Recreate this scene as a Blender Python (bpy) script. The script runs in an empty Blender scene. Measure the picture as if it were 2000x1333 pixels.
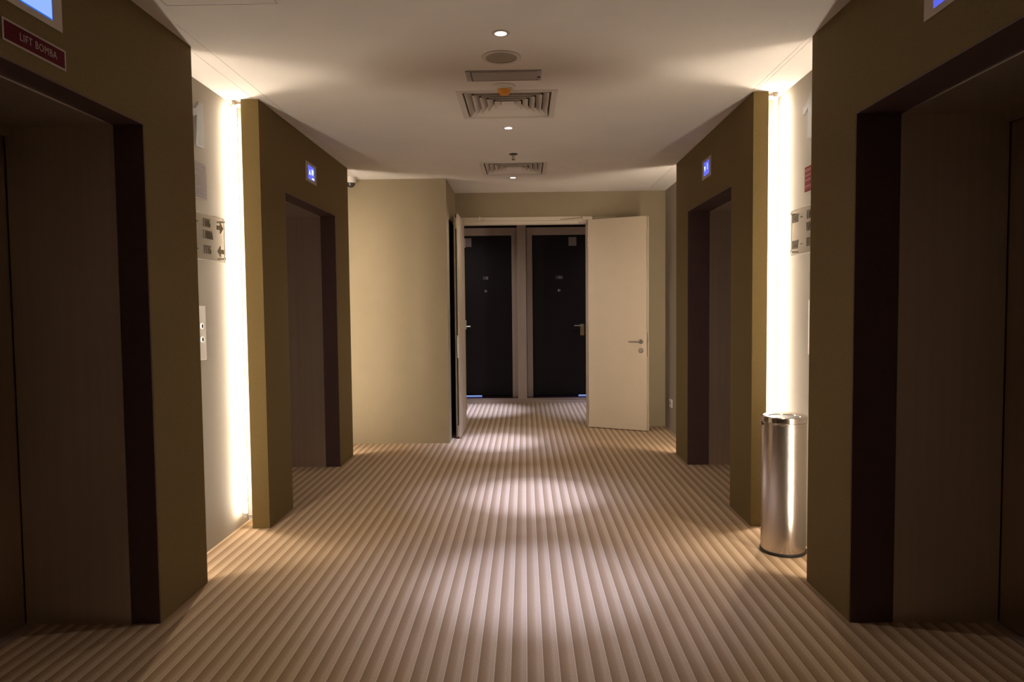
import bpy, bmesh, math, random
from mathutils import Matrix, Vector
C = bpy.context.scene.collection
S = bpy.context.scene
random.seed(4)
# ------------------------------------------------------------------ camera
H = 2.6
CAM_Z = 1.3484
pitch, roll, yaw = .0492, .0100, .0184
def cam_to_world(x, y, z):
    c, s = math.cos(pitch), math.sin(pitch); y, z = c*y + s*z, -s*y + c*z
    c, s = math.cos(yaw), math.sin(yaw); x, y = c*x - s*y, s*x + c*y
    return Vector((x, y, z))
cr, sr = math.cos(roll), math.sin(roll)
right = cam_to_world(cr, 0, -sr); up = cam_to_world(sr, 0, cr); fwd = cam_to_world(0, 1, 0)
cd = bpy.data.cameras.new('camera'); cam = bpy.data.objects.new('camera', cd); C.objects.link(cam)
m3 = Matrix((right, up, -fwd)).transposed()
cam.matrix_world = Matrix.Translation((0, 0, CAM_Z)) @ m3.to_4x4()
cd.sensor_width = 36; cd.lens = 1371.25/2000*36; cd.clip_start = .05
S.camera = cam
# ------------------------------------------------------------------ world, exposure
w = bpy.data.worlds.new('world'); S.world = w; w.use_nodes = True
w.node_tree.nodes['Background'].inputs[0].default_value = (.5, .55, .7, 1)
w.node_tree.nodes['Background'].inputs[1].default_value = .0
S.view_settings.view_transform = 'Standard'; S.view_settings.look = 'None'
S.view_settings.exposure = 0.0; S.view_settings.gamma = 1.0
S.view_settings.use_curve_mapping = False
S.cycles.max_bounces = 10; S.cycles.diffuse_bounces = 6
S.cycles.sample_clamp_indirect = 4
TUBE_E = 74.0                       # radiance of the lit tubes hidden behind the lift surrounds
TUBE_C = (1.0, .85, .68)
SPOT_W = 420.0                       # ceiling downlights
SPOT_C = (.80, .92, 1.50)
SPILL_W = 38.0
def spot(name, x, y, z, watt, tilt=(0, 0), size=52, blend=.9, col=None):
    l = bpy.data.lights.new(name, 'SPOT'); l.energy = watt; l.color = col or SPOT_C
    l.spot_size = math.radians(size); l.spot_blend = blend; l.shadow_soft_size = .02
    o = bpy.data.objects.new(name, l); C.objects.link(o); o.location = (x, y, z)
    o.rotation_euler = (tilt[0], tilt[1], 0)
def spill(x, y, watt): spot('spot_spill', x, y, H-.012, watt, (0, 0), 150, 1.0, (1, .90, .82))
DOWNLIGHTS = [(-.098, 3.281), (-.102, 4.99), (-.101, 6.89)]
spot('spot', -.098, 3.281, H-.012, SPOT_W*.60, (math.radians(2), math.radians(-3)), 30, 1.0)
spot('spot_halo', -.098, 3.281, H-.012, SPOT_W*.24, (math.radians(2), math.radians(-3)), 56, 1.0)
spot('spot', -.102, 4.99, H-.012, SPOT_W*.98, (math.radians(-1), math.radians(-3)), 26, 1.0)
spot('spot_halo', -.102, 4.99, H-.012, SPOT_W*.30, (math.radians(-1), math.radians(-2)), 44, 1.0)
spot('spot', -.101, 6.89, H-.012, SPOT_W*1.0, (math.radians(1), math.radians(4.5)), 25, 1.0)
spot('spot_halo', -.101, 6.89, H-.012, SPOT_W*.30, (math.radians(1), math.radians(3)), 44, 1.0)
spot('spot', -.95, 9.1, H-.012, SPOT_W*1.2, (0, math.radians(-7)), 34, 1.0)
spot('spot', 1.45, 9.1, H-.012, SPOT_W*.6, (0, math.radians(6)), 50, 1.0)

for (x_, y_), k_ in zip(DOWNLIGHTS, (.75, 1.1, 1.1)): spill(x_, y_, SPILL_W*k_)
spill(-.95, 9.1, SPILL_W); spill(1.45, 9.1, SPILL_W)
# ------------------------------------------------------------------ materials
def mat(name, col, rough=.6, metal=0, emis=None, estr=0, noise=None, bump=None, aniso=0, spec=None, stretch=(1, 1, 1)):
    m = bpy.data.materials.new(name); m.use_nodes = True
    nt = m.node_tree; b = nt.nodes['Principled BSDF']
    b.inputs['Base Color'].default_value = (*col, 1)
    b.inputs['Roughness'].default_value = rough; b.inputs['Metallic'].default_value = metal
    if spec is not None: b.inputs['Specular IOR Level'].default_value = spec
    if aniso: b.inputs['Anisotropic'].default_value = aniso
    if emis: b.inputs['Emission Color'].default_value = (*emis, 1); b.inputs['Emission Strength'].default_value = estr
    if noise or bump:
        tc = nt.nodes.new('ShaderNodeTexCoord'); mp = nt.nodes.new('ShaderNodeMapping')
        mp.inputs['Scale'].default_value = stretch
        nt.links.new(tc.outputs['Object'], mp.inputs['Vector'])
    if noise:
        sc, amt = noise
        n = nt.nodes.new('ShaderNodeTexNoise'); n.inputs['Scale'].default_value = sc; n.inputs['Detail'].default_value = 4
        nt.links.new(mp.outputs['Vector'], n.inputs['Vector'])
        mr = nt.nodes.new('ShaderNodeMapRange'); mr.inputs[1].default_value = .3; mr.inputs[2].default_value = .7
        mr.inputs[3].default_value = 1-amt; mr.inputs[4].default_value = 1+amt
        nt.links.new(n.outputs['Fac'], mr.inputs[0])
        vm = nt.nodes.new('ShaderNodeVectorMath'); vm.operation = 'SCALE'; vm.inputs[0].default_value = col
        nt.links.new(mr.outputs[0], vm.inputs['Scale']); nt.links.new(vm.outputs[0], b.inputs['Base Color'])
    if bump:
        sc, st = bump
        n = nt.nodes.new('ShaderNodeTexNoise'); n.inputs['Scale'].default_value = sc; n.inputs['Detail'].default_value = 3
        nt.links.new(mp.outputs['Vector'], n.inputs['Vector'])
        bp = nt.nodes.new('ShaderNodeBump'); bp.inputs['Strength'].default_value = st; bp.inputs['Distance'].default_value = .002
        nt.links.new(n.outputs['Fac'], bp.inputs['Height']); nt.links.new(bp.outputs[0], b.inputs['Normal'])
    return m
M = {}
M['ceiling'] = mat('ceiling_paint', (.74, .70, .65), .9, noise=(2.5, .03), bump=(60, .15))
M['alcove'] = mat('alcove_paint', (.34, .30, .245), .85, noise=(3, .03), bump=(90, .2))
M['wall'] = mat('beige_wall', (.305, .246, .160), .85, noise=(5, .03), bump=(120, .25))
M['olive'] = mat('olive_brown_panel', (.126, .084, .021), .8, noise=(160, .12), bump=(200, .35))
M['reveal'] = mat('plum_brown_lining', (.075, .040, .040), .5, noise=(40, .08))
M['steel'] = mat('brushed_bronze_steel', (.60, .53, .47), .46, metal=1, noise=(30, .05), bump=(90, .06), stretch=(1, 1, .03))
M['steel_door'] = mat('brushed_door_steel', (.50, .42, .37), .30, metal=1, noise=(30, .05), stretch=(1, 1, .03))
M['white'] = mat('white_gloss_paint', (.52, .43, .32), .5, noise=(8, .02))
M['frame'] = mat('door_frame_paint', (.64, .56, .45), .5)
M['farframe'] = mat('pale_timber_frame', (.46, .37, .31), .55, noise=(20, .05), stretch=(1, 1, .1))
M['fardoor'] = mat('dark_plum_door', (.0050, .0030, .0050), .6, spec=.3, noise=(30, .15))
M['stone'] = mat('dark_threshold_stone', (.045, .018, .024), .18)
M['chrome'] = mat('satin_chrome', (.62, .60, .57), .28, metal=1)
M['doordigit'] = mat('pale_door_digits', (.34, .31, .33), .5)
M['nickel'] = mat('satin_nickel', (.30, .27, .24), .36, metal=1)
M['brass'] = mat('satin_brass', (.55, .45, .28), .35, metal=1)
M['bin'] = mat('brushed_stainless', (.66, .61, .56), .24, metal=1, noise=(40, .05), stretch=(1, 1, .02))
M['binrim'] = mat('polished_stainless', (.72, .68, .64), .16, metal=1)
M['black'] = mat('black_plastic', (.012, .011, .011), .5)
M['vent'] = mat('vent_white_metal', (.62, .56, .50), .5)
M['duct'] = mat('duct_dark_inside', (.05, .04, .035), .9)
M['grille'] = mat('speaker_grille', (.25, .21, .17), .8, noise=(900, .25))
M['plastic'] = mat('white_plastic', (.74, .70, .64), .4)
M['lampgrey'] = mat('grey_lamp_housing', (.36, .33, .31), .45)
M['lamplens'] = mat('grey_prismatic_lens', (.32, .285, .26), .35, bump=(400, .3))
M['orange'] = mat('orange_dust_cap', (.72, .30, .02), .45)
M['lens'] = mat('downlight_lens', (1, 1, 1), .3, emis=(.92, .93, 1.0), estr=9)
M['tube'] = mat('lit_tube', (1, 1, 1), .3, emis=TUBE_C, estr=TUBE_E)
M['dome'] = mat('smoked_dome', (.03, .03, .03), .05)
M['plate'] = mat('display_plate_steel', (.42, .36, .33), .42, metal=.6)
M['lcd'] = mat('lcd_blue', (.02, .02, .1), .3, emis=(.10, .14, .95), estr=.85)
M['lcd_rim'] = mat('lcd_rim_blue', (.01, .02, .1), .3, emis=(.0, .16, .85), estr=.8)
M['lcd_pale'] = mat('lcd_pale_blue', (.1, .2, .4), .3, emis=(.27, .45, 1.0), estr=1.0)
M['lcd_text'] = mat('lcd_text', (.3, .4, .6), .3, emis=(.62, .74, 1.0), estr=1.6)
M['red'] = mat('dark_red_sign', (.085, .004, .012), .7, spec=.1)
M['signwhite'] = mat('sign_white', (.36, .29, .27), .5)
M['paper'] = mat('paper', (.29, .255, .26), .9, spec=.05)
M['ink'] = mat('ink_grey', (.13, .11, .12), .6)
M['pinkred'] = mat('notice_red', (.17, .018, .026), .9, spec=.05)
M['pinkink'] = mat('notice_pale_text', (.25, .075, .08), .9, spec=.05)
M['digit'] = mat('mirror_steel_digits', (.36, .34, .32), .22, metal=1)
M['numeral'] = mat('satin_steel_numeral', (.34, .35, .36), .5, metal=.45)
M['edge'] = mat('acrylic_lit_edge', (.9, .86, .8), .3)
M['joint'] = mat('joint_backing', (.5, .44, .38), .9)  # mid-tone backing behind the ceiling joints and hatch
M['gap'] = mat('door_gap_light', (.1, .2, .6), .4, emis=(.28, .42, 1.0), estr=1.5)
M['callplate'] = mat('call_plate_steel', (.56, .52, .48), .45, metal=.5)
M['ring'] = mat('button_ring', (.85, .84, .8), .3, emis=(1, .95, .9), estr=.35)
# edge of the acrylic: whitened to imitate light piped through the sheet, translucent
m = bpy.data.materials.new('acrylic_edge'); m.use_nodes = True; nt = m.node_tree; nt.nodes.clear()
o_ = nt.nodes.new('ShaderNodeOutputMaterial'); mx = nt.nodes.new('ShaderNodeMixShader'); mx.inputs[0].default_value = .55
d_ = nt.nodes.new('ShaderNodeBsdfDiffuse'); d_.inputs[0].default_value = (.95, .93, .90, 1)
t_ = nt.nodes.new('ShaderNodeBsdfTranslucent'); t_.inputs[0].default_value = (.95, .93, .90, 1)
nt.links.new(d_.outputs[0], mx.inputs[1]); nt.links.new(t_.outputs[0], mx.inputs[2]); nt.links.new(mx.outputs[0], o_.inputs[0]); M['edge'] = m
# clear acrylic
m = bpy.data.materials.new('clear_acrylic'); m.use_nodes = True; nt = m.node_tree; nt.nodes.clear()
o_ = nt.nodes.new('ShaderNodeOutputMaterial'); mx = nt.nodes.new('ShaderNodeMixShader')
t_ = nt.nodes.new('ShaderNodeBsdfTransparent'); t_.inputs[0].default_value = (.90, .885, .86, 1)
g_ = nt.nodes.new('ShaderNodeBsdfGlossy'); g_.inputs['Roughness'].default_value = .08
mx.inputs[0].default_value = .05
nt.links.new(t_.outputs[0], mx.inputs[1]); nt.links.new(g_.outputs[0], mx.inputs[2])
nt.links.new(mx.outputs[0], o_.inputs[0]); M['acrylic'] = m
# carpet: stripes along the corridor, pitch 60.7 mm
m = bpy.data.materials.new('striped_carpet'); m.use_nodes = True; nt = m.node_tree; b = nt.nodes['Principled BSDF']
b.inputs['Roughness'].default_value = .95; b.inputs['Specular IOR Level'].default_value = .1
N = nt.nodes.new; L = nt.links.new
tc = N('ShaderNodeTexCoord'); sx = N('ShaderNodeSeparateXYZ'); L(tc.outputs['Object'], sx.inputs[0])
dv = N('ShaderNodeMath'); dv.operation = 'DIVIDE'; dv.inputs[1].default_value = .0607; L(sx.outputs['X'], dv.inputs[0])
fc = N('ShaderNodeMath'); fc.operation = 'FRACT'; L(dv.outputs[0], fc.inputs[0])
rp = N('ShaderNodeValToRGB'); L(fc.outputs[0], rp.inputs[0])
stops = [(0, (0.222, 0.142, 0.081)), (.06, (0.238, 0.154, 0.088)), (.30, (0.284, 0.186, 0.110)), (.48, (0.331, 0.227, 0.141)), (.62, (0.406, 0.294, 0.193)),
         (.72, (0.427, 0.319, 0.217)), (.75, (0.363, 0.265, 0.173)), (.78, (0.439, 0.325, 0.222)), (.86, (0.417, 0.309, 0.208)), (.885, (0.325, 0.233, 0.146)),
         (.91, (0.503, 0.395, 0.281)), (.965, (0.477, 0.369, 0.255)), (.985, (0.255, 0.173, 0.103))]
el = rp.color_ramp.elements
while len(el) > 1: el.remove(el[-1])
el[0].position = stops[0][0]; el[0].color = (*stops[0][1], 1)
for p, c in stops[1:]:
    e = el.new(p); e.color = (*c, 1)
mp = N('ShaderNodeMapping'); mp.inputs['Scale'].default_value = (1, .35, 1); L(tc.outputs['Object'], mp.inputs[0])
nz = N('ShaderNodeTexNoise'); nz.inputs['Scale'].default_value = 420; nz.inputs['Detail'].default_value = 2; L(mp.outputs[0], nz.inputs[0])
mr = N('ShaderNodeMapRange'); mr.inputs[1].default_value = .3; mr.inputs[2].default_value = .7; mr.inputs[3].default_value = .80; mr.inputs[4].default_value = 1.20
L(nz.outputs['Fac'], mr.inputs[0])
nz2 = N('ShaderNodeTexNoise'); nz2.inputs['Scale'].default_value = 3; nz2.inputs['Detail'].default_value = 3; L(tc.outputs['Object'], nz2.inputs[0])
mr2 = N('ShaderNodeMapRange'); mr2.inputs[3].default_value = .93; mr2.inputs[4].default_value = 1.07; L(nz2.outputs['Fac'], mr2.inputs[0])
mu = N('ShaderNodeMath'); mu.operation = 'MULTIPLY'; L(mr.outputs[0], mu.inputs[0]); L(mr2.outputs[0], mu.inputs[1])
vm = N('ShaderNodeVectorMath'); vm.operation = 'SCALE'; L(rp.outputs[0], vm.inputs[0]); L(mu.outputs[0], vm.inputs['Scale'])
L(vm.outputs[0], b.inputs['Base Color'])
ad = N('ShaderNodeMath'); ad.operation = 'MULTIPLY_ADD'; ad.inputs[1].default_value = .35; L(nz.outputs['Fac'], ad.inputs[0]); L(fc.outputs[0], ad.inputs[2])
bp = N('ShaderNodeBump'); bp.inputs['Strength'].default_value = .2; bp.inputs['Distance'].default_value = .002; L(ad.outputs[0], bp.inputs['Height'])
L(bp.outputs[0], b.inputs['Normal']); M['carpet'] = m

# ------------------------------------------------------------------ helpers
class MB:
    def __init__(s): s.b = bmesh.new()
    def box(s, a, b, bev=0):
        a, b = [min(p, q) for p, q in zip(a, b)], [max(p, q) for p, q in zip(a, b)]
        r = bmesh.ops.create_cube(s.b, size=1, matrix=Matrix.Translation([(p+q)/2 for p, q in zip(a, b)]) @ Matrix.Diagonal([q-p for p, q in zip(a, b)]+[1]))
        if bev:
            es = {e for v in r['verts'] for e in v.link_edges}
            bmesh.ops.bevel(s.b, geom=list(es), offset=bev, segments=2, affect='EDGES', profile=.5)
        return s
    def lathe(s, prof, c=(0, 0, 0), seg=48, axis='z'):
        vs = []
        for r, z in prof:
            ring = []
            for k in range(seg):
                a = 2*math.pi*k/seg; p = (r*math.cos(a), r*math.sin(a), z)
                if axis == 'x': p = (p[2], p[0], p[1])
                if axis == 'y': p = (p[0], p[2], p[1])
                ring.append(s.b.verts.new([c[i]+p[i] for i in range(3)]))
            vs.append(ring)
        for i in range(len(vs)-1):
            for k in range(seg):
                f = s.b.faces.new((vs[i][k], vs[i][(k+1) % seg], vs[i+1][(k+1) % seg], vs[i+1][k])); f.smooth = True
        for ring, pr in ((vs[0], prof[0]), (vs[-1], prof[-1])):
            if pr[0] > 1e-5: s.b.faces.new(ring)
        bmesh.ops.remove_doubles(s.b, verts=s.b.verts[:], dist=1e-6)
        return s
    def tube(s, a, b, r, seg=12):
        a, b = Vector(a), Vector(b); d = (b-a); q = d.to_track_quat('Z', 'Y').to_matrix().to_4x4()
        r_ = bmesh.ops.create_cone(s.b, cap_ends=True, segments=seg, radius1=r, radius2=r, depth=d.length, matrix=Matrix.Translation((a+b)/2) @ q)
        for v in r_['verts']:
            for f in v.link_faces:
                if len(f.verts) == 4: f.smooth = True
        return s
    def poly(s, pts, z0, z1):
        a = [s.b.verts.new((x, y, z0)) for x, y in pts]; c = [s.b.verts.new((x, y, z1)) for x, y in pts]
        s.b.faces.new(a[::-1]); s.b.faces.new(c)
        n = len(pts)
        for i in range(n): s.b.faces.new((a[i], a[(i+1) % n], c[(i+1) % n], c[i]))
        return s
    def build(s, name, m, parent=None):
        bmesh.ops.recalc_face_normals(s.b, faces=s.b.faces[:])
        for e in s.b.edges:
            if len(e.link_faces) == 2 and e.calc_face_angle(0) > .6: e.smooth = False
        me = bpy.data.meshes.new(name); s.b.to_mesh(me); s.b.free()
        me.materials.append(m if not isinstance(m, str) else M[m])
        o = bpy.data.objects.new(name, me); C.objects.link(o)
        if parent: o.parent = parent
        return o
def tag(o, label=None, cat=None, group=None, kind=None):
    if label: o['label'] = label
    if cat: o['category'] = cat
    if group: o['group'] = group
    if kind: o['kind'] = kind
    return o
def thing(name, label, cat, mw=None, group=None):
    o = bpy.data.objects.new(name, None); C.objects.link(o); o.empty_display_size = .05
    if mw is not None: o.matrix_world = mw
    return tag(o, label, cat, group)
def struct(name, mb, m, label=None):
    o = mb.build(name, m); o['kind'] = 'structure'
    if label: o['label'] = label
    return o
def face_frame(origin, side):
    """local x = reading direction, y = up, z = out of the wall"""
    r = {'L': (0, 1, 0), 'R': (0, -1, 0), 'B': (1, 0, 0), 'C': (1, 0, 0)}[side]
    r = Vector(r); u = Vector((0, 0, 1))
    n = r.cross(u)
    return Matrix.Translation(origin) @ Matrix((r, u, n)).transposed().to_4x4()
def text_mesh(name, txt, size, depth, m, parent, x, y, z=0, align='CENTER', sx=1.0, bold=0.0, spacing=1.0):
    cu = bpy.data.curves.new(name, 'FONT'); cu.body = txt; cu.size = size; cu.extrude = depth/2; cu.align_x = align; cu.align_y = 'CENTER'
    cu.offset = bold; cu.space_character = spacing; cu.resolution_u = 3
    to = bpy.data.objects.new(name+'_tmp', cu); C.objects.link(to)
    dg = bpy.context.evaluated_depsgraph_get(); me = bpy.data.meshes.new_from_object(to.evaluated_get(dg))
    bpy.data.objects.remove(to); bpy.data.curves.remove(cu)
    me.transform(Matrix.Translation((x, y, z+depth/2)) @ Matrix.Diagonal((sx, 1, 1, 1)))
    me.materials.clear(); me.materials.append(M[m]); me.name = name
    o = bpy.data.objects.new(name, me); C.objects.link(o)
    if parent: o.parent = parent
    return o

# ------------------------------------------------------------------ measured planes (metres)
XL, XR = -1.578, 1.360              # faces of the lift surrounds
AL, AR = -1.776, 1.552              # wall planes of the alcoves
SLAB_L, SLAB_R = .106, .088
NEAR = (1.28, 3.380); FAR = (4.226, 6.332)
HP = 2.125                          # head of the lift openings
OPN = (1.715, 2.935); OPF = (4.66, 5.892)
YP, YB, YE, YBK = 6.887, 7.784, 9.77, -1.7
XRET = -.755
# ------------------------------------------------------------------ floor & ceiling
struct('floor', MB().box((-4.6, YBK-.1, -.06), (4.6, 10.6, 0)), 'carpet', 'brown and cream striped carpet running along the lift lobby')
V1 = (-.092, 4.428); V2 = (-.085, 6.44); VH = .262
holes = [(V1[0]-VH, V1[0]+VH, V1[1]-VH, V1[1]+VH), (V2[0]-VH, V2[0]+VH, V2[1]-VH, V2[1]+VH)]
holes += [(x-.027, x+.027, y-.027, y+.027) for x, y in DOWNLIGHTS+[(-.95, 9.1), (1.45, 9.1)]]
HATCH = (-1.46, -1.002, 2.30, 2.93)
holes.append(HATCH)
G = .0022
for x in (-1.516, -1.602): holes.append((x-G/2, x+G/2, 3.12 if x > -1.55 else 3.40, 6.86))
for x in (1.347, 1.372): holes.append((x-G/2, x+G/2, 3.385, 7.75))
xs = sorted({-4.6, 4.6} | {h[i] for h in holes for i in (0, 1)}); ys = sorted({YBK-.1, 10.6} | {h[i] for h in holes for i in (2, 3)})
cb = bmesh.new(); vc = {}
def gv(x, y, z):
    k = (round(x, 5), round(y, 5), z)
    if k not in vc: vc[k] = cb.verts.new(k)
    return vc[k]
TH = .03
solid = lambda i, j: 0 <= i < len(xs)-1 and 0 <= j < len(ys)-1 and not any(h[0]-1e-6 < (xs[i]+xs[i+1])/2 < h[1]+1e-6 and h[2]-1e-6 < (ys[j]+ys[j+1])/2 < h[3]+1e-6 for h in holes)
for i in range(len(xs)-1):
    for j in range(len(ys)-1):
        if not solid(i, j): continue
        x0, x1, y0, y1 = xs[i], xs[i+1], ys[j], ys[j+1]
        cb.faces.new((gv(x0, y0, H), gv(x0, y1, H), gv(x1, y1, H), gv(x1, y0, H)))
        cb.faces.new((gv(x0, y0, H+TH), gv(x1, y0, H+TH), gv(x1, y1, H+TH), gv(x0, y1, H+TH)))
        for (di, dj, a, b_) in ((-1, 0, (x0, y0), (x0, y1)), (1, 0, (x1, y1), (x1, y0)), (0, -1, (x1, y0), (x0, y0)), (0, 1, (x0, y1), (x1, y1))):
            if not solid(i+di, j+dj): cb.faces.new((gv(*a, H), gv(*a, H+TH), gv(*b_, H+TH), gv(*b_, H)))
mbc = MB(); mbc.b.free(); mbc.b = cb
struct('ceiling', mbc, 'ceiling', 'pale painted plasterboard ceiling over the lobby')
struct('ceiling', MB().box((-4.6, YBK-.1, H+.12), (4.6, 10.6, H+.15)), 'duct', 'dark slab above the plasterboard ceiling')
for x0, x1, y0, y1 in [(-1.63, -1.49, 3.05, 6.87), (1.33, 1.39, 3.3, 7.77)]:
    struct('trim_1' if x0 < 0 else 'trim_2', MB().box((x0, y0, H+TH), (x1, y1, H+TH+.01)), 'joint', 'batten closing the fine ceiling joints on the '+('left' if x0 < 0 else 'right'))
hx0, hx1, hy0, hy1 = HATCH
t = thing('access_panel', 'flush painted access panel in the ceiling near the front left lift', 'access panel', Matrix.Translation((hx0, hy0, H)))
MB().box((.003, .003, 0), (hx1-hx0-.003, hy1-hy0-.003, .012)).build('panel', 'ceiling', t)
MB().box((0, 0, .03), (hx1-hx0, hy1-hy0, .035)).build('frame', 'joint', t)

# ------------------------------------------------------------------ walls
T = .12
def wall_with_openings(name, xp, out, y0, y1, ops, m, label):
    """wall parallel to the corridor with its face at xp and its body away from the room; ops = (y0, y1, head)"""
    mb = MB(); y = y0
    for a, b_, h in ops:
        mb.box((xp, y, 0), (xp+out*T, a, H)); mb.box((xp, a, h), (xp+out*T, b_, H)); y = b_
    mb.box((xp, y, 0), (xp+out*T, y1, H))
    return struct(name, mb, m, label)
lops = [(OPN[0]-.02, OPN[1]+.02, HP+.02), (OPF[0]-.02, OPF[1]+.02, HP+.02)]
wall_with_openings('wall_left', AL, -1, YBK, YP, lops, 'alcove', 'pale wall behind the lifts on the left side')
wall_with_openings('wall_right', AR, 1, YBK, YB, lops, 'alcove', 'pale wall behind the lifts on the right side')
def surround(name, side, rng, op, label):
    xf = XL if side == 'L' else XR; xb = XL-SLAB_L if side == 'L' else XR+SLAB_R
    mb = MB(); mb.box((xf, rng[0], 0), (xb, op[0], H)); mb.box((xf, op[1], 0), (xb, rng[1], H)); mb.box((xf, op[0], HP), (xb, op[1], H))
    return struct(name, mb, 'olive', label)
surround('wall_left_near', 'L', NEAR, OPN, 'olive brown panelled wall around the front left lift')
surround('wall_left_far', 'L', FAR, OPF, 'olive brown panelled wall around the rear left lift')
surround('wall_right_near', 'R', NEAR, OPN, 'olive brown panelled wall around the front right lift')
surround('wall_right_far', 'R', FAR, OPF, 'olive brown panelled wall around the rear right lift')
# returns closing the slots behind each surround (the tubes sit in front of them)
n_ = 3
for side, xw, xs_ in (('left', AL, XL-SLAB_L), ('right', AR, XR+SLAB_R)):
    for y, lab in ((NEAR[1]-.175, 'front'), (FAR[0]+.175, 'rear, towards the lobby'), (FAR[1]-.175, 'rear, towards the doors'), (NEAR[0]+.175, 'front, nearest the camera')):
        d = .01 if y in (FAR[0]+.175, NEAR[0]+.175) else -.01
        struct('trim_%d' % n_, MB().box((xw, y, 0), (xs_, y+d, H-.0)), 'alcove', 'pale return closing the slot behind the %s surround, %s' % (side, lab)); n_ += 1
# projecting wall at the end left of the double door, and its return
DK = (7.10, 7.72, 2.235)            # dark doorway in the return wall
struct('wall_end_left', MB().box((AL-T, YP, 0), (XRET, YP+.02, H)), 'wall', 'beige wall facing the lobby left of the double door')
mb = MB(); mb.box((XRET, YP+.02, 0), (XRET-T, DK[0], H)); mb.box((XRET, DK[0], DK[2]), (XRET-T, DK[1], H)); mb.box((XRET, DK[1], 0), (XRET-T, YB+.12, H))
struct('wall_return', mb, 'wall', 'short beige return wall beside the left door leaf')
# end wall with double door opening
OX0, OX1, OZ = -.70, .715, 2.33
mb = MB(); mb.box((XRET-T, YB, 0), (OX0, YB+.12, H)); mb.box((OX1, YB, 0), (AR+.6, YB+.12, H)); mb.box((OX0, YB, OZ), (OX1, YB+.12, H))
struct('wall_back', mb, 'wall', 'beige end wall around the double door')
# cross corridor
struct('wall_corridor_left', MB().box((-4.2, YB+.12, 0), (-4.1, 10.5, H)), 'wall')
struct('wall_corridor_right', MB().box((4.1, YB+.12, 0), (4.2, 10.5, H)), 'wall')
struct('wall_corridor_near', MB().box((-4.1, YB+.12, 0), (XRET-.1, YB+.16, H)).box((AR, YB+.12, 0), (4.1, YB+.16, H)), 'wall')
RX = [(-1.12, -.099), (.025, 1.05)]; RZ = 2.56; ZS = .068
mb = MB(); mb.box((-4.1, YE, 0), (RX[0][0], YE+.5, H)); mb.box((RX[0][1], YE, 0), (RX[1][0], YE+.5, H)); mb.box((RX[1][1], YE, 0), (4.1, YE+.5, H))
for a, b_ in RX: mb.box((a, YE, RZ), (b_, YE+.5, H)); mb.box((a, YE, 0), (b_, YE+.5, ZS-.012))
struct('wall_corridor_far', mb, 'farframe', 'brownish wall beyond the double door holding two room doors')
struct('trim_11', MB().box((-4.1, YE-.012, 0), (4.1, YE, ZS-.004)), 'farframe', 'low plinth under the two room doors')
# room shell behind the camera
struct('wall_behind', MB().box((AL-T, YBK-.1, 0), (AR+T, YBK, H)), 'wall', 'beige wall behind the camera')

# ------------------------------------------------------------------ lifts
def elevator(side, op, label):
    sg = -1 if side == 'L' else 1
    xf = XL if side == 'L' else XR
    x1 = -1.702 if side == 'L' else 1.540       # end of the plum lining
    x2 = -2.158 if side == 'L' else 1.976       # door plane
    t = thing('elevator', label, 'elevator', Matrix.Translation(((xf+x2)/2, (op[0]+op[1])/2, 0)))
    inv = Vector(((xf+x2)/2, (op[0]+op[1])/2, 0))
    def bx(mb, a, b_): return mb.box(Vector(a)-inv, Vector(b_)-inv)
    e = .001; a, b_ = op
    x0 = xf-sg*.0
    mb = MB(); bx(mb, (x0+sg*.001, b_-.006, 0), (x1, b_-e*0, HP)); bx(mb, (x0+sg*.001, a, 0), (x1, a+.006, HP)); bx(mb, (x0+sg*.001, a+.006, HP-.006), (x1, b_-.006, HP))
    mb.build('reveal_lining', 'reveal', t)
    for y, d in ((b_-.010, .02), (a+.010, -.02)):
        mb = MB(); bx(mb, (x1, y, 0), (x2, y+d, HP-.012)); mb.build('jamb', 'steel', t)
    mb = MB(); bx(mb, (x1, a+.010, HP-.012), (x2, b_-.010, HP+.02)); bx(mb, (x2-sg*.03, a+.01, HP-.05), (x2-sg*.004, b_-.01, HP-.012)); mb.build('lintel', 'steel', t)
    ym = (a+b_)/2
    for ya, yb in ((a-.05, ym-.002), (ym+.002, b_+.05)):
        mb = MB(); bx(mb, (x2+sg*.004, ya, .008), (x2+sg*.04, yb, HP+.03)); mb.build('door_panel', 'steel_door', t)
    mb = MB(); bx(mb, (x2-sg*.05, a+.01, 0), (x2+sg*.05, b_-.01, .006)); bx(mb, (x2-sg*.035, a+.01, .006), (x2-sg*.028, b_-.01, .008)); mb.build('sill', 'steel', t)
    # shaft backing so that nothing shines through
    mb = MB(); bx(mb, (x2+sg*.05, a-.1, 0), (x2+sg*.06, b_+.1, HP+.1)); mb.build('back_panel', 'black', t)
elevator('L', OPN, 'front left lift with a steel doorway in a plum-brown lining')
elevator('L', OPF, 'rear left lift, steel doorway nearest the dome camera')
elevator('R', OPN, 'front right lift with dark steel doors beside the stainless bin')
elevator('R', OPF, 'rear right lift, steel doorway nearest the open white door leaf')

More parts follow.
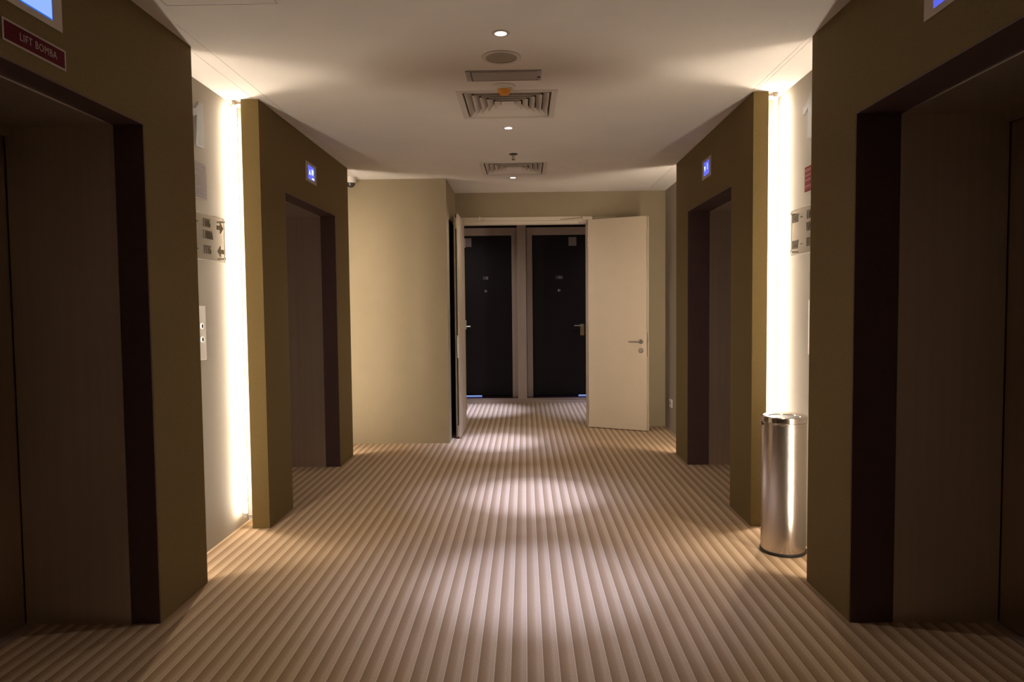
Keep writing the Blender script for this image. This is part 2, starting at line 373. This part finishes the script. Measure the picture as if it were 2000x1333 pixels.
# light tubes in the slots
for side, xs_, sg in (('left', XL-SLAB_L, -1), ('right', XR+SLAB_R, 1)):
    for y, lab in ((NEAR[1]-.030, 'front %s surround, rear edge'), (FAR[0]+.030, 'rear %s surround, front edge'),
                   (FAR[1]-.030, 'rear %s surround, far edge')):
        t = thing('fluorescent_tube', 'lit white tube in the slot behind the '+lab % side, 'light', Matrix.Translation((xs_+sg*.052, y, 0)), 'light tubes behind the lift surrounds')
        zt = 2.572 if y == FAR[0]+.030 else 2.40
        MB().tube((0, 0, .09), (0, 0, zt), .012).build('tube', 'tube', t)
        MB().tube((0, 0, .06), (0, 0, .09), .0125).build('end_cap', 'plastic', t); MB().tube((0, 0, zt), (0, 0, zt+.024), .0125).build('end_cap', 'plastic', t)
        MB().box((-sg*.052, -.004, .062), (-sg*.013, .004, .078)).build('bracket', 'lampgrey', t)
        MB().box((-sg*.052, -.004, zt+.008), (-sg*.013, .004, zt+.022)).build('bracket', 'lampgrey', t)

# ------------------------------------------------------------------ double door
def door_leaf(label, hinge, free, thick_side, w_, lock, mirror):
    """local x from hinge to free edge, local y = thickness"""
    hx, hy = hinge; fx, fy = free
    ang = math.atan2(fy-hy, fx-hx)
    t = thing('door_leaf', label, 'door', Matrix.Translation((hx, hy, 0)) @ Matrix.Rotation(ang, 4, 'Z'))
    s = thick_side; ln = math.hypot(fx-hx, fy-hy); Z0, Z1 = .008, 2.288
    a, b_, c, d = 0, .018, .030, .048
    mb = MB(); mb.box((0, s*a, Z0), (ln, s*b_, Z1), .0015); mb.box((0, s*c, Z0), (ln+(-.012 if mirror else .014), s*d, Z1), .0015)
    mb.build('panel', 'white', t)
    MB().box((0, s*b_, Z0+.002), (ln-.006, s*c, Z1-.002)).build('core', 'black', t)
    return t, s, ln
# right leaf: swung open against the end wall
t, s, ln = door_leaf('white door leaf with lever handle swung open on the right', (.700, 7.738), (1.290, 7.455), 1, .67, 1, False)
for o in [c for c in t.children if c.name.startswith('panel')]: pass
mb = MB().lathe([(.026, 0), (.026, -.006), (.022, -.009), (0, -.009)], (ln-.062, 0, .962), 24, 'y').tube((ln-.062, -.005, .962), (ln-.062, -.05, .962), .009).tube((ln-.055, -.046, .962), (ln-.185, -.046, .960), .0085)
mb.build('handle', 'nickel', t)
mb = MB().lathe([(.026, 0), (.026, -.006), (.022, -.009), (0, -.009)], (ln-.062, 0, .864), 24, 'y').box((ln-.066, -.0105, .85), (ln-.058, -.009, .876))
mb.build('keyhole_rose', 'nickel', t)
MB().box((ln, .003, .80), (ln+.003, .028, 1.055)).box((ln+.003, .010, .95), (ln+.012, .024, .985), .002).build('lock_plate', 'nickel', t)
MB().box((ln, .006, 2.16), (ln+.004, .028, 2.235)).build('flush_bolt', 'brass', t)
MB().box((ln, .006, .14), (ln+.004, .028, .20)).build('flush_bolt', 'brass', t)
for z in (.25, 1.15, 2.05): MB().tube((-.004, -.004, z-.05), (-.004, -.004, z+.05), .007).build('hinge', 'chrome', t)
# left leaf: open at right angles to the end wall, seen almost edge-on
t, s, ln = door_leaf('white door leaf on the left, seen edge-on, opened towards the lobby', (-.657, 7.768), (-.664, 7.130), -1, .67, 0, True)
for o in t.children:
    pass
MB().box((ln-.004, -.012, .83), (ln+.004, -.036, 1.06)).box((ln+.004, -.018, .90), (ln+.006, -.030, .99)).build('lock_plate', 'chrome', t)
MB().box((ln-.004, -.014, .02), (ln+.004, -.034, .135), .002).build('flush_bolt', 'chrome', t)
MB().box((ln-.004, -.014, 2.14), (ln+.004, -.034, 2.25), .002).build('flush_bolt', 'brass', t)
for z in (.25, 1.15, 2.05): MB().tube((-.004, .004, z-.05), (-.004, .004, z+.05), .007).build('hinge', 'chrome', t)
# frame
t = thing('door_frame', 'off-white double door frame in the end wall', 'door frame', Matrix.Translation((0, YB, 0)))
MB().box((OX0, -.012, 2.290), (OX1, .12, OZ), .002).box((OX0, .0, 2.252), (OX1, .10, 2.290), .002).build('header', 'frame', t)
MB().box((OX0, -.006, 0), (OX0+.030, .12, 2.252), .002).build('jamb', 'frame', t)
MB().box((OX1-.030, -.006, 0), (OX1, .12, 2.252), .002).build('jamb', 'frame', t)
MB().box((.600, -.004, 2.250), (.684, .02, 2.275), .001).build('corner_bracket', 'farframe', t)
t = thing('door_closer', 'slim jointed door closer arm above the right leaf', 'door closer', Matrix.Translation((.40, YB-.012, 2.30)))
MB().box((.0, -.008, -.012), (.035, 0, .006), .001).tube((.055, -.012, -.002), (.055, 0, -.002), .010).build('bracket', 'brass', t)
MB().tube((.055, -.013, -.003), (.235, -.02, .010), .0045).build('arm', 'brass', t)
MB().tube((.235, -.03, .004), (.235, -.005, .016), .010).build('pivot', 'brass', t)
MB().box((.24, -.045, -.012), (.345, -.004, .022), .003).build('body', 'frame', t)
MB().tube((.345, -.03, .006), (.60, -.055, .012), .004).build('rod', 'frame', t)
t = thing('hold_open_catch', 'small white and brass catch on the left of the door frame header', 'door catch', Matrix.Translation((-.497, YB-.012, 2.30)))
MB().box((0, -.012, -.006), (.022, 0, .034), .002).build('body', 'plastic', t)
MB().box((.022, -.008, -.006), (.065, 0, .010), .001).build('latch', 'brass', t)
# dark doorway in the return wall
t = thing('door_1', None, None, Matrix.Translation((XRET-.05, DK[0], 0))); t['kind'] = 'structure'; t['label'] = 'dark recessed door behind the left white leaf'
MB().box((0, 0, .005), (-.04, DK[1]-DK[0], DK[2])).build('panel', 'fardoor', t)
MB().box((.05, 0, 0), (0, .004, DK[2])).box((.05, DK[1]-DK[0]-.004, 0), (0, DK[1]-DK[0], DK[2])).box((.05, .004, DK[2]-.004), (0, DK[1]-DK[0]-.004, DK[2])).build('lining', 'reveal', t)

# ------------------------------------------------------------------ two room doors beyond
def room_door(lab, x0, x1, rx, number, nx, sx_, hx, hdir, gap):
    yd = 9.95
    t = thing('room_door', lab, 'door', Matrix.Translation(((x0+x1)/2, yd, ZS)))
    cx = (x0+x1)/2; f = lambda x: x-cx
    zt = 2.350-ZS
    MB().box((f(x0), .03, .012), (f(x1), .075, zt)).build('panel', 'fardoor', t)
    mb = MB(); mb.box((f(x0)-.08, -.01, 0), (f(x0), .09, zt+.105)); mb.box((f(x1), -.01, 0), (f(x1)+.08, .09, zt+.105)); mb.box((f(x0), -.01, zt), (f(x1), .09, zt+.105))
    mb.build('frame', 'farframe', t)
    MB().box((f(rx[0]), YE-yd, -.012), (f(rx[1]), .1, 0)).build('threshold', 'stone', t)
    MB().box((f(rx[0]), YE-yd-.016, -.012), (f(rx[1]), YE-yd, -.002)).build('threshold_nosing', 'signwhite', t)
    MB().box((f(rx[0]), .05, zt+.105), (f(rx[1]), .09, RZ-ZS)).build('head_panel', 'fardoor', t)  # dark sheet standing in for the shade over the frame in the recess
    n = text_mesh('room_number', number, .062, .003, 'doordigit', None, 0, 0, 0, sx=.62, bold=.0012)
    n.parent = t; n.matrix_local = Matrix.Translation((f(nx), .030, 1.752-ZS)) @ Matrix.Rotation(math.pi/2, 4, 'X')
    MB().lathe([(.020, -.004), (.020, 0), (.012, -.0), (.012, -.004)][::1], (f(nx-.0), .030, 1.57-ZS), 20, 'y').lathe([(.019, 0), (.019, -.004), (.009, -.005), (.008, -.002), (0, -.002)], (f(nx), .030, 1.57-ZS), 20, 'y').build('peephole', 'chrome', t)
    MB().box((f(sx_)-.055, .022, 2.196-ZS), (f(sx_)+.055, .030, 2.318-ZS), .002).box((f(sx_)-.042, .0205, 2.215-ZS), (f(sx_)+.042, .022, 2.30-ZS)).build('door_plate', 'paper', t)
    h = MB().box((f(hx)-.028, .022, .93-ZS), (f(hx)+.028, .030, 1.09-ZS), .002).build('lock_plate', 'brass', t)
    MB().tube((f(hx), .028, 1.07-ZS), (f(hx), -.02, 1.07-ZS), .009).tube((f(hx)+hdir*.0, -.018, 1.07-ZS), (f(hx)-hdir*.115, -.018, 1.07-ZS), .009).build('handle', 'chrome', h)
    MB().box((gap[0]-cx, .052, .002), (gap[1]-cx, .058, .009)).build('gap_glow', 'gap', t)  # glowing strip stands in for light leaking under the door
room_door('dark room door 1108 seen on the left through the double doorway', -1.03, -.178, RX[0], '1108', -.551, -.80, -.885, -1, (-.99, -.62))
room_door('dark room door 1108A seen on the right through the double doorway', .112, .965, RX[1], '1108A', .492, .683, .815, 1, (.76, .955))

# ------------------------------------------------------------------ ceiling fittings
for i, (x, y) in enumerate(DOWNLIGHTS+[(-.95, 9.1), (1.45, 9.1)]):
    lab = ['small round downlight nearest the viewer, ahead of the round speaker', 'small round downlight between the two square vents', 'small round downlight beyond the rear square vent',
           'small round downlight in the cross corridor, left', 'small round downlight in the cross corridor, right'][i]
    t = thing('downlight', lab, 'downlight', Matrix.Translation((x, y, H)), 'ceiling downlights')
    MB().lathe([(.026, .003), (.041, .0), (.041, -.002), (.036, -.004), (.027, -.003), (.0255, .002), (.026, .003)], seg=40).build('trim_ring', 'vent', t)
    MB().lathe([(.0255, -.0005), (.018, -.003), (0, -.004)], seg=32).build('lens', 'lens', t)
t = thing('ceiling_speaker', 'round flush ceiling speaker with a grey mesh grille', 'speaker', Matrix.Translation((-.106, 3.592, H)))
MB().lathe([(.078, -.001), (.098, 0), (.099, -.003), (.094, -.006), (.078, -.004), (.078, -.001)], seg=64).build('rim', 'vent', t)
MB().lathe([(.078, -.002), (.06, -.0035), (0, -.0045)], seg=64).build('grille', 'grille', t)
t = thing('emergency_light', 'grey rectangular emergency light between speaker and vent', 'emergency light', Matrix.Translation((-.102, 3.865, H)))
MB().box((-.203, -.080, -.006), (.203, .080, 0), .002).build('housing', 'lampgrey', t)
MB().box((-.170, -.075, -.009), (.178, .062, -.006), .001).build('lens', 'lamplens', t)
MB().box((-.176, .062, -.0085), (.184, .068, -.006)).box((-.176, -.075, -.0085), (-.170, .062, -.006)).build('seam', 'duct', t)
MB().lathe([(.010, 0), (.010, -.008), (.007, -.009), (0, -.009)], (.190, .022, 0), 20).build('test_button', 'black', t)
MB().lathe([(.005, 0), (.005, -.008), (0, -.008)], (-.188, .0, 0), 16).build('screw', 'lampgrey', t)
t = thing('smoke_detector', 'white smoke detector with an orange dust cap', 'smoke detector', Matrix.Translation((-.104, 4.055, H)))
MB().lathe([(.064, 0), (.064, -.006), (.056, -.012), (.050, -.013), (.043, -.022), (0, -.022)], seg=48).build('base', 'plastic', t)
MB().lathe([(.037, -.022), (.038, -.028), (.026, -.046), (.018, -.049), (0, -.049)], seg=40).build('dust_cap', 'orange', t)
t = thing('sprinkler_head', 'small chrome sprinkler hanging in front of the rear vent', 'sprinkler', Matrix.Translation((-.081, 5.836, H)))
MB().lathe([(.036, 0), (.036, -.003), (.014, -.008), (.011, -.012), (0, -.012)], seg=32).build('escutcheon', 'duct', t)
MB().lathe([(.012, -.01), (.012, -.022), (.006, -.026), (.005, -.028)], seg=20).tube((-.012, 0, -.012), (-.008, 0, -.045), .0025).tube((.012, 0, -.012), (.008, 0, -.045), .0025).build('frame', 'chrome', t)
MB().tube((0, 0, -.026), (0, 0, -.046), .0035).build('bulb', 'orange', t)
MB().lathe([(.0, -.046), (.016, -.046), (.017, -.048), (0, -.049)], seg=24).build('deflector', 'duct', t)
def diffuser(cx, cy, label):
    t = thing('ceiling_vent', label, 'vent', Matrix.Translation((cx, cy, H)))
    def ring(mb, o0, z0, o1, z1, o2, z2, o3, z3):
        """square ring profile of four (half size, z) corners"""
        pr = [(o0, z0), (o1, z1), (o2, z2), (o3, z3)]
        vs = [[mb.b.verts.new((sx*o, sy*o, z)) for sx, sy in ((-1, -1), (1, -1), (1, 1), (-1, 1))] for o, z in pr]
        for i in range(4):
            for k in range(4): mb.b.faces.new((vs[i][k], vs[i][(k+1) % 4], vs[(i+1) % 4][(k+1) % 4], vs[(i+1) % 4][k]))
        return mb
    ring(MB(), .298, -.001, .296, -.006, .262, -.004, .258, .022).build('frame', 'vent', t)
    for i, r in enumerate((.250, .208, .166, .124, .082)):
        ring(MB(), r, -.003, r-.003, -.0035, r-.034, .029, r-.031, .030).build('louvre', 'vent', t)
    MB().box((-.040, -.040, .010), (.040, .040, .014), .001).build('centre_plate', 'vent', t)
    MB().box((-.262, -.262, .085), (.262, .262, .09)).box((-.262, -.262, .0305), (-.258, .262, .085)).box((.258, -.262, .0305), (.262, .262, .085)).box((-.258, -.262, .0305), (.258, -.258, .085)).box((-.258, .258, .0305), (.258, .262, .085)).build('plenum', 'duct', t)
diffuser(*V1, 'larger-looking square four-way ceiling vent behind the orange-capped detector')
diffuser(*V2, 'rear square four-way ceiling vent behind the sprinkler')
t = thing('dome_camera', 'white dome security camera on the ceiling past the rear left lift', 'security camera', Matrix.Translation((-1.655, 6.76, H)))
MB().lathe([(.056, 0), (.055, -.045), (.050, -.055), (.040, -.057), (.0, -.057)], seg=40).build('housing', 'plastic', t)
MB().lathe([(.044, -.056), (.041, -.072), (.032, -.086), (.018, -.096), (0, -.099)], seg=40).build('dome', 'dome', t)

# ------------------------------------------------------------------ displays above lifts
def display(side, y, z, kind, label, arrow=None, num=None):
    xf = XL if side == 'L' else XR
    t = thing('floor_display', label, 'display', face_frame((xf, y, z), side), 'floor displays above the lifts')
    MB().box((-.131, -.0725, 0), (.131, .0725, .004), .001).build('plate', 'plate', t)
    if kind == 'pale':
        MB().box((-.080, -.050, .004), (.080, .055, .0050)).build('rim', 'lcd_rim', t)
        MB().box((-.077, -.046, .005), (.076, .052, .0056)).build('screen', 'lcd_pale', t)
    else:
        MB().box((-.074, -.050, .004), (.076, .050, .0050)).build('screen', 'lcd', t)
    if arrow:
        d = 1 if arrow == 'up' else -1
        MB().poly([(-.058, -.016*d), (-.018, -.016*d), (-.038, .022*d)][::d], .005, .0058).build('arrow', 'lcd_text', t)
    if num:
        text_mesh('floor_digits', num, .062, .0006, 'lcd_text', t, .030, .006, .005, sx=.8, bold=.001)
        if side == 'L': MB().poly([(.005, -.044), (.030, -.030), (.070, -.034), (.070, -.044)], .005, .0058).build('status_mark', 'lcd_text', t)
display('L', 2.297, 2.372, 'pale', 'display glowing plain pale blue, above the front left lift')
display('L', 5.237, 2.351, 'blue', 'small blue display with up arrow and digits, rear left lift', 'up', '89')
display('R', 2.315, 2.366, 'blue', 'display with a deep blue screen corner above the front right lift')
display('R', 5.283, 2.359, 'blue', 'small blue display with down arrow and 3, rear right lift', 'down', '3')
t = thing('lift_sign', 'dark red sign reading LIFT BOMBA under the front left display', 'sign', face_frame((XL, 2.292, 2.209), 'L'))
MB().box((-.149, -.035, 0), (.149, .035, .003), .0008).build('board', 'signwhite', t)
MB().box((-.141, -.028, .003), (.141, .028, .0036)).build('red_field', 'red', t)
text_mesh('lettering', 'LIFT BOMBA', .034, .0005, 'signwhite', t, .012, 0, .0036, sx=.86, spacing=1.12)

# ------------------------------------------------------------------ alcove fittings
def directory(side, ya, yb, label):
    """ya = left edge, yb = right edge as read"""
    x = (AL+.030) if side == 'L' else (AR-.030)
    w_ = abs(yb-ya); t = thing('directory_sign', label, 'sign', face_frame((x, (ya+yb)/2, 1.746), side))
    hw = w_/2
    MB().box((-hw, -.1245, 0), (hw, .1245, .006)).build('acrylic_sheet', 'acrylic', t)
    MB().box((-hw, .1245, -.0005), (hw, .1265, .0065)).box((-hw, -.1268, -.0005), (hw, -.1245, .0065)).box((-hw-.001, -.1245, 0), (-hw, .1245, .006)).box((hw, -.1245, 0), (hw+.001, .1245, .006)).build('edge_glow', 'edge', t)
    for sx in (-1, 1):
        for sy in (-1, 1):
            MB().tube((sx*(hw-.018), sy*.106, -.030), (sx*(hw-.018), sy*.106, .012), .0045, 16).lathe([(.0, .0145), (.0065, .0145), (.0075, .012), (.0075, .007), (0, .007)], (sx*(hw-.018), sy*.106, 0), 20).build('standoff', 'digit', t)
    c1 = -hw+.075; c2 = -hw+.275
    for z, a, b_ in ((.074, '1101', '1106'), (.010, None, '1108A'), (-.072, '1107', '1116')):
        if a: text_mesh('room_number', a, .066, .006, 'digit', t, c1, z, .008, sx=.62, bold=.0002, spacing=1.12)
        if a: MB().box((c1+.078, z-.003, .008), (c1+.096, z+.003, .014)).build('dash', 'digit', t)
        text_mesh('room_number', b_, .066, .006, 'digit', t, c2+(.012 if len(b_) == 5 else 0), z, .008, sx=.62, bold=.0002, spacing=1.12)
    d = 1 if side == 'L' else -1
    for z, dd in ((.066, d), (-.068, -d)):
        cx = hw-.070
        pts = [(-.040, .012), (.002, .012), (.002, .032), (.040, 0), (.002, -.032), (.002, -.012), (-.040, -.012)]
        pts = [(cx+dd*px_, z+py_) for px_, py_ in pts]
        if dd < 0: pts = pts[::-1]
        MB().poly(pts, .007, .012).build('arrow', 'digit', t)
directory('L', 3.560, 4.078, 'clear acrylic room directory with steel numbers in the left alcove')
directory('R', 4.038, 3.520, 'clear acrylic room directory with steel numbers in the right alcove')
def floor_number(side, yc, label):
    x = AL if side == 'L' else AR
    t = thing('floor_number', label, 'numeral', face_frame((x, yc, 2.357), side))
    for cx in (-.080, .080):
        pts = [(.0, -.118), (.074, -.118), (.074, .118), (.024, .118), (.010, .095), (-.020, .072), (-.066, .060), (-.066, .020), (-.030, .028), (.0, .045)]
        MB().poly([(cx+a, b_) for a, b_ in pts], .008, .020).build('digit', 'numeral', t)
        for zz in (-.09, .09): MB().tube((cx+.036, zz, 0), (cx+.036, zz, .009), .004).build('stud', 'digit', t)
floor_number('L', 3.732, 'large grey steel number 11 high in the left alcove')
floor_number('R', 3.780, 'large grey steel number 11 high in the right alcove')
t = thing('notice', 'grey printed notice sheet between number and directory, left alcove', 'notice', face_frame((AL, 3.800, 2.056), 'L'))
MB().box((-.14, -.098, 0), (.137, .098, .003)).build('sheet', 'paper', t)
mb = MB()
mb.box((.085, .072, .003), (.120, .083, .0034)).box((.090, .058, .003), (.112, .064, .0034))
for z, a, b_ in ((.052, -.12, .045), (.020, -.12, .03), (.004, -.12, .05), (-.030, -.12, .085), (-.055, -.12, .10), (-.066, -.12, .11), (-.078, -.1, .115)): mb.box((a, z-.002, .003), (b_, z+.002, .0034))
mb.build('printed_lines', 'ink', t)
t = thing('notice', 'red notice with pale lines of text in the right alcove', 'notice', face_frame((AR, 3.800, 2.029), 'R'))
MB().box((-.135, -.068, 0), (.135, .066, .003)).build('sheet', 'pinkred', t)
mb = MB()
for z0, z1 in ((.036, .056), (.010, .028), (-.014, .002), (-.024, -.022), (-.048, -.032), (-.056, -.053)): mb.box((-.130, z0, .003), (.130, z1, .0034))
mb.build('printed_lines', 'pinkink', t)
def call_plate(side, yc, label):
    x = AL if side == 'L' else AR
    t = thing('call_panel', label, 'call buttons', face_frame((x, yc, 1.220), side))
    MB().box((-.052, -.148, 0), (.052, .148, .012), .002).build('plate', 'callplate', t)
    for z in (.038, -.035):
        b_ = MB().lathe([(.0165, .012), (.0165, .017), (.0125, .018), (.0125, .014)], (0, z, 0), 28).build('button', 'ring', t)
        MB().lathe([(.0120, .013), (.0120, .0165), (0, .0168)], (0, z, 0), 24).build('button_face', 'black', b_)
call_plate('L', 3.802, 'steel lift call plate with two ringed buttons, left alcove')
call_plate('R', 3.793, 'steel lift call plate edge showing in the right alcove above the bin')
t = thing('wall_socket', 'small white wall socket low beside the right of the end wall', 'socket', face_frame((AR, 7.468, .300), 'R'))
MB().box((-.062, -.043, 0), (.062, .043, .008), .002).build('plate', 'plastic', t)
MB().box((-.030, -.012, .008), (-.008, .016, .012), .001).box((.012, -.012, .008), (.030, .016, .010)).build('switch', 'signwhite', t)

# ------------------------------------------------------------------ bin
t = thing('waste_bin', 'tall round stainless steel bin standing in the right alcove', 'bin', Matrix.Translation((1.400, 3.805, 0)))
MB().lathe([(.0, 0), (.117, 0), (.121, .004), (.121, .016), (.117, .018), (0, .018)], seg=72).build('base_ring', 'black', t)
MB().lathe([(.116, .018), (.116, .704), (.1175, .706), (.1175, .711), (.116, .713), (.110, .713), (.110, .022)], seg=96).build('body', 'bin', t)
MB().lathe([(.1165, .713), (.1195, .716), (.1195, .736), (.1185, .742), (.113, .7455), (.100, .7445), (.083, .740), (.080, .736)], seg=96).build('lid', 'binrim', t)
MB().lathe([(.0805, .7365), (.0790, .728), (.0800, .640), (.105, .600), (.105, .10), (0, .10)], seg=48).build('liner', 'black', t)
MB().box((-.124, -.006, .694), (-.1165, .006, .712), .001).build('lid_clip', 'chrome', t)
